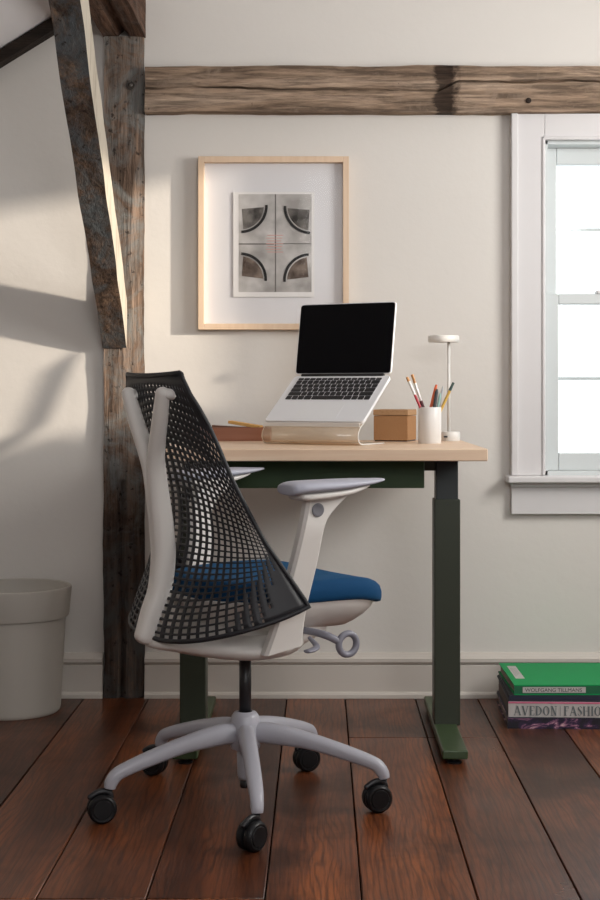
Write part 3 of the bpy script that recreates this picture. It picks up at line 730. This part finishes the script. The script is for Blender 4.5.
# base (leg headings given in the world, chair frame subtracts its own turn)
BO = Vector((.012*math.cos(TH), -.012*math.sin(TH), 0))
obj('base_hub', lathe([(0, .118), (.030, .118), (.034, .128), (.033, .16), (.029, .186), (.0235, .194), (.0155, .196), (.0155, .17), (0, .17)], 40), M['basegrey'], ch, auto=R(50), loc=BO)
for k in range(5):
    ang = R(61.5+72*k)-TH; bm = bmesh.new()
    pts = [(.012, 0, .152, .018, .021), (.06, 0, .151, .0185, .022), (.14, 0, .138, .0165, .0175), (.215, 0, .118, .0160, .0155), (.260, 0, .104, .0150, .0140), (.283, 0, .094, .0140, .0135), (.295, 0, .079, .013, .013), (.298, 0, .068, .0115, .0115)]
    tube(bm, pts, .02, n=18, k=4, side=(0, 1, 0), p=2.4, round_ends=False)
    obj('base_leg', bm, M['basegrey'], ch, True, rot=(0, 0, ang), loc=BO)
    cst = empty('caster', (BO.x+.298*math.cos(ang), BO.y+.298*math.sin(ang), 0), 0); cst.parent = ch
    ca = R([205, 160, 198, 232, 200][k])-TH; cst.rotation_euler = (0, 0, ca)
    for s in (-1, 1):
        bm = lathe([(0, -.009), (.024, -.009), (.0282, -.0065), (.0295, 0), (.0282, .006), (.024, .009), (.020, .0083), (.0188, .0100), (0, .0105)], 32)
        if s < 0: bmesh.ops.scale(bm, vec=(1, 1, -1), verts=bm.verts)
        obj('wheel', bm, M['caster'], cst, auto=R(45), loc=(.016, s*.0100, .0295), rot=(R(-90), 0, 0))
    bm = lathe([(0, .04), (.006, .04), (.006, .068), (0, .068)], 14); obj('caster_stem', bm, M['black'], cst, True)
    bm = bmesh.new(); tube(bm, [(-.003, 0, .050, .006), (.003, 0, .061, .0065), (.022, 0, .0625, .0065), (.040, 0, .053, .006)], .007, n=10, k=4, side=(0, 1, 0)); obj('caster_hood', bm, M['black'], cst, True)
obj('gas_column', lathe([(0, .17), (.0128, .17), (.0128, .33), (0, .33)], 24), M['black'], ch, True, loc=BO)
obj('column_housing', lathe([(0, .052), (.014, .052), (.0165, .060), (.0185, .125), (0, .125)], 24), M['basegrey'], ch, True, loc=BO)
obj('column_foot', lathe([(0, .034), (.010, .034), (.0115, .038), (.0115, .054), (0, .054)], 24), M['black'], ch, True, loc=BO)

# sail shaped mesh back
AE = [(.37, .05), (.452, .008), (.517, -.030), (.58, -.068), (.69, -.117), (.80, -.155), (.88, -.195), (.925, -.20)]
AC = [(.36, -.212), (.375, -.210), (.42, -.195), (.50, -.158), (.58, -.138), (.66, -.140), (.74, -.160), (.82, -.186), (.915, -.214), (.93, -.22)]
def back_pt(s, t, off=0):
    zc = .908-.536*t; ze = .914-.462*t*(1+1.6*(1-t)**2)
    z = zc+(ze-zc)*abs(s)**1.5-.014*max(0, (abs(s)-.8)/.2)**2*max(0, 1-t/.06)
    b = .142+.128*max(0, (.914-ze)/.462)**1.15 - .010*math.sin(math.pi*t)*.5 - (.012*(1-t/.03) if t < .03 else 0)
    be = b; ac = smooth_tab(AC, zc, .03); ae = smooth_tab(AE, ze, .014)
    ph = s*math.pi/2; l = be*math.copysign(abs(math.sin(ph))**(.98-.25*t), s)
    a = ae-(ae-ac)*abs(math.cos(ph))**(1.0)
    return Vector((a+off, l, z))
NU, NV = 32, 40
def solid(s, t):
    s = abs(s)
    if t < .03 or t > .99: return True
    if s > .955-.02*t: return True
    if t < .13 and s > .70: return True
    if t > .70 and s > .955-(t-.70)*.70: return True
    return False
bm = bmesh.new(); corner = {}; 
def tg(j): return j/NV
def sg(i): return math.copysign(abs(-1+2*i/NU)**.97, -1+2*i/NU)
def cv(i, j):
    if (i, j) not in corner: corner[(i, j)] = bm.verts.new(back_pt(sg(i), tg(j)))
    return corner[(i, j)]
for i in range(NU):
    for j in range(NV):
        s0, s1, t0, t1 = sg(i), sg(i+1), tg(j), tg(j+1); sm, tm = (s0+s1)/2, (t0+t1)/2
        cs = [cv(i, j), cv(i+1, j), cv(i+1, j+1), cv(i, j+1)]
        if solid(sm, tm): bm.faces.new(cs); continue
        dn = .145 + .15*max(0, 1-tm/.35) + .06*max(0, 1-abs(sm)/.35)
        fu = fv = dn
        if tm > .62 and abs(sm) > .955-(tm-.62)*1.2: fu, fv = .40, .16      # fine slots beside the solid corner
        if tm < .25 and abs(sm) < .62: fu, fv = .26, .36
        ds, dt = (s1-s0), (t1-t0)
        inn = [bm.verts.new(back_pt(s0+ds*u, t0+dt*v_)) for u, v_ in ((fu, fv), (1-fu, fv), (1-fu, 1-fv), (fu, 1-fv))]
        for q in range(4): bm.faces.new((cs[q], cs[(q+1) % 4], inn[(q+1) % 4], inn[q]))
o = obj('mesh_back', bm, M['mesh'], ch, True)
md = o.modifiers.new('s', 'SOLIDIFY'); md.thickness = .0028; md.offset = 0
# thick rim round the sail
bm = bmesh.new()
rim = [back_pt(-1+2*k/20, 0) for k in range(21)]+[back_pt(1, k/30) for k in range(1, 31)]+[back_pt(1-2*k/30, 1) for k in range(1, 31)]+[back_pt(-1, 1-k/30) for k in range(1, 30)]
n = len(rim); rows = []
for i in range(n):
    d = (rim[(i+1) % n]-rim[i-1]).normalized(); up = Vector((1, 0, 0)); s_ = d.cross(up).normalized(); v_ = d.cross(s_).normalized()
    rows.append([bm.verts.new(rim[i]+s_*.0048*math.cos(2*math.pi*q/10)+v_*.0048*math.sin(2*math.pi*q/10)) for q in range(10)])
for i in range(n):
    a, b = rows[i], rows[(i+1) % n]
    for q in range(10): bm.faces.new((a[q], a[(q+1) % 10], b[(q+1) % 10], b[q]))
obj('back_rim', bm, M['mesh'], ch, True)

# Y shaped spine
bm = bmesh.new()
for s in (-1, 1):
    pts = [(-.222, s*.004, .375, .017, .018), (-.205, s*.005, .42, .019, .021), (-.187, s*.006, .468, .0195, .022), (-.179, s*.006, .535, .019, .023), (-.183, s*.006, .60, .018, .023), (-.190, s*.007, .65, .0165, .022),
           (-.198, s*.010, .705, .0155, .020), (-.204, s*.019, .74, .0150, .018), (-.210, s*.040, .783, .0150, .0165), (-.215, s*.062, .825, .0148, .0155), (-.220, s*.083, .872, .0135, .0135)]
    tube(bm, [(a, l, z, ru, rv) for a, l, z, ru, rv in pts], .02, n=18, k=5, side=(0, 1, 0), p=2.5)
obj('spine', bm, M['white'], ch, True)
for s in (-1, 1):
    bm = bmesh.new(); tube(bm, [(-.215, s*.085, .870, .012), (-.202, s*.088, .869, .011)], .01, n=12, k=1); obj('spine_clip', bm, M['white'], ch, True)
# under body that carries spine and arms
bm = bmesh.new(); ub = [(-.215, .015, .362, .008), (-.205, .045, .362, .012), (-.175, .085, .360, .016), (-.13, .130, .357, .024), (-.07, .178, .353, .029), (-.01, .182, .353, .033), (.05, .16, .357, .036), (.10, .12, .366, .034), (.15, .09, .372, .028), (.17, .07, .376, .015)]
ubs = smooth_path(ub, 4); loft(bm, [((a, 0, z), (0, 1, 0), (0, 0, 1), hw_, hh) for a, hw_, z, hh in ubs], 32, 2.3)
obj('underframe', bm, M['white'], ch, True)
# seat pan and cushion
def seat_loft(zs, a0, a1, hw_, p=3.2, n=56, dome=None):
    bm = bmesh.new(); rows = []
    for z, k in zs:
        ring = []
        for i in range(n):
            t = 2*math.pi*i/n; c_, s_ = math.cos(t), math.sin(t)
            x = math.copysign(abs(c_)**(2/p), c_); y_ = math.copysign(abs(s_)**(2/p), s_)
            ca_, ra = (a0+a1)/2, (a1-a0)/2; kk = ra-(1-k)*.12 if k < 1 else ra; kw_ = hw_-(1-k)*.12 if k < 1 else hw_
            X_, Y_ = ca_+x*kk, y_*kw_*(1-.28*max(0, -x)**2)
            ring.append(bm.verts.new((X_, Y_, z+(dome(X_, Y_) if dome else 0))))
        rows.append(ring)
    for a, b in zip(rows, rows[1:]):
        for i in range(n): bm.faces.new((a[i], a[(i+1) % n], b[(i+1) % n], b[i]))
    bm.faces.new(rows[0])
    # top: shrink rings toward the centre for a smooth crown
    last = rows[-1]; c0 = Vector(((a0+a1)/2, 0, 0))
    for f in (.8, .55, .3, .1):
        ring = []
        for v_ in rows[-1]:
            X_, Y_ = c0.x+(v_.co.x-c0.x)*f, v_.co.y*f; ring.append(bm.verts.new((X_, Y_, zs[-1][0]+.004*(1-f)+(dome(X_, Y_) if dome else 0))))
        for i in range(n): bm.faces.new((last[i], last[(i+1) % n], ring[(i+1) % n], ring[i]))
        last = ring
    bm.faces.new(last); return bm
dome = lambda x, y: .010*max(0, -x/.2) - .024*max(0, (x-.14)/.14)**2 - .006*(1-(y/.21)**2)
obj('seat_cushion', seat_loft([(.447, .94), (.450, .985), (.458, 1.0), (.470, 1.0), (.482, .97), (.489, .90), (.492, .80)], -.135, .290, .208, dome=dome), M['blue'], ch, True)
dm2 = lambda x, y: -.012*max(0, (x-.10)/.14)**2
bm = seat_loft([(.385, .50), (.395, .62), (.412, .78), (.430, .90), (.448, .965), (.452, .96)], -.145, .280, .204, dome=dm2)
obj('seat_pan', bm, M['white'], ch, True)
bm = bmesh.new(); loft(bm, [((-.10, 0, .372), (0, 1, 0), (0, 0, 1), .09, .03), ((0, 0, .372), (0, 1, 0), (0, 0, 1), .14, .040), ((.08, 0, .378), (0, 1, 0), (0, 0, 1), .15, .040), ((.13, 0, .388), (0, 1, 0), (0, 0, 1), .14, .028), ((.16, 0, .396), (0, 1, 0), (0, 0, 1), .10, .012)], 28, 3)
obj('tilt_mechanism', bm, M['white'], ch, True)
# armrests
def arm(sd):
    out = sd*.256; inn = sd*.230
    rear = [(-.094, .350), (-.075, .395), (-.058, .45), (-.040, .523), (-.018, .60), (-.006, .655), (-.010, .668)]
    frnt = [(-.006, .363), (-.001, .41), (.006, .46), (.021, .535), (.036, .60), (.052, .630), (.095, .668)]
    rear = [(a_+.009+.010*min(1, max(0, (z_-.42)/.1)), z_) for a_, z_ in rear]; frnt = [(a_+.009+.010*min(1, max(0, (z_-.42)/.1)), z_) for a_, z_ in frnt]; rp = smooth_path(rear, 4); fp = smooth_path(frnt, 4); bm = bmesh.new(); rows = []
    for (ra, rz_), (fa, fz) in zip(rp, fp):
        e_ = .006
        lean = -sd*.0*(rz_-.35)
        dI = lerp_tab([(.36, .050), (.45, .032), (.52, .018), (.60, 0)], (rz_+fz)/2); out = sd*(.256-dI); inn = sd*(.228-dI); ra += dI*.62; fa += dI*.62
        rows.append([bm.verts.new(p) for p in ((ra, out-sd*e_, rz_), (ra+e_, out, rz_), (fa-e_, out, fz), (fa, out-sd*e_, fz), (fa, inn+sd*e_, fz), (fa-e_, inn, fz), (ra+e_, inn, rz_), (ra, inn+sd*e_, rz_))])
    for a, b in zip(rows, rows[1:]):
        for i in range(8): bm.faces.new((a[i], a[(i+1) % 8], b[(i+1) % 8], b[i]))
    bm.faces.new(rows[0]); bm.faces.new(rows[-1])
    ar = obj('armrest', bm, M['white'], ch, auto=R(30))
    bm = bmesh.new(); cyy = sd*.248
    secs = [(-.012, .024, .669, .006), (-.006, .032, .668, .008), (.02, .035, .668, .009), (.09, .034, .673, .008), (.13, .028, .680, .006), (.155, .018, .685, .003)]
    loft(bm, [((a, cyy, z), (0, 1, 0), (0, 0, 1), w_, h_) for a, w_, z, h_ in smooth_path(secs, 4)], 24, 3)
    obj('pad_support', bm, M['white'], ar, True)
    bm = bmesh.new()
    secs = [(-.034, .020, .681, .007), (-.032, .034, .682, .0105), (-.022, .041, .6835, .013), (0, .045, .686, .0125), (.07, .044, .688, .0115), (.13, .039, .691, .0085), (.165, .030, .693, .0055), (.190, .018, .695, .003), (.197, .008, .696, .0015)]
    loft(bm, [((a, cyy, z), (0, 1, 0), (0, 0, 1), w_, h_) for a, w_, z, h_ in smooth_path(secs, 4)], 28, 2.6)
    obj('arm_pad', bm, M['lilac'], ar, True)
    bm = lathe([(0, 0), (.0125, 0), (.0138, .0015), (.0138, .003), (.012, .004), (.009, .0032), (0, .0034)], 28)
    obj('height_button', bm, M['button'], ar, auto=R(50), loc=(.036, out-sd*.0005, .640), rot=(R(90 if sd < 0 else -90), 0, 0))
arm(-1); arm(1)
# ring lever and paddle on the near side
lv = empty('tilt_lever', (.06, -.16, .37)); lv.parent = ch
bm = bmesh.new(); n = 32; rows = []
for i in range(n):
    t = 2*math.pi*i/n; c_ = Vector((.0215*math.cos(t), 0, .0215*math.sin(t))); d = c_.normalized()
    rows.append([bm.verts.new(c_+d*.0068*math.cos(2*math.pi*q/12)+Vector((0, .0075*math.sin(2*math.pi*q/12), 0))) for q in range(12)])
for i in range(n):
    a, b = rows[i], rows[(i+1) % n]
    for q in range(12): bm.faces.new((a[q], a[(q+1) % 12], b[(q+1) % 12], b[q]))
obj('ring_handle', bm, M['midgrey'], lv, True, loc=(.072, -.058, -.011))
bm = bmesh.new(); tube(bm, [(-.0, .03, .012, .006), (.018, -.01, .012, .0075), (.030, -.045, .008, .0080), (.051, -.057, -.004, .0075)], .006, n=12, k=5); obj('lever_stem', bm, M['midgrey'], lv, True)
bm = bmesh.new(); tube(bm, [(.004, -.02, .002, .004), (.002, -.050, -.010, .007, .005), (-.014, -.062, -.014, .010, .0045), (-.030, -.066, -.015, .010, .004)], .006, n=14, k=5, side=(0, 1, 0)); obj('paddle', bm, M['midgrey'], lv, True)
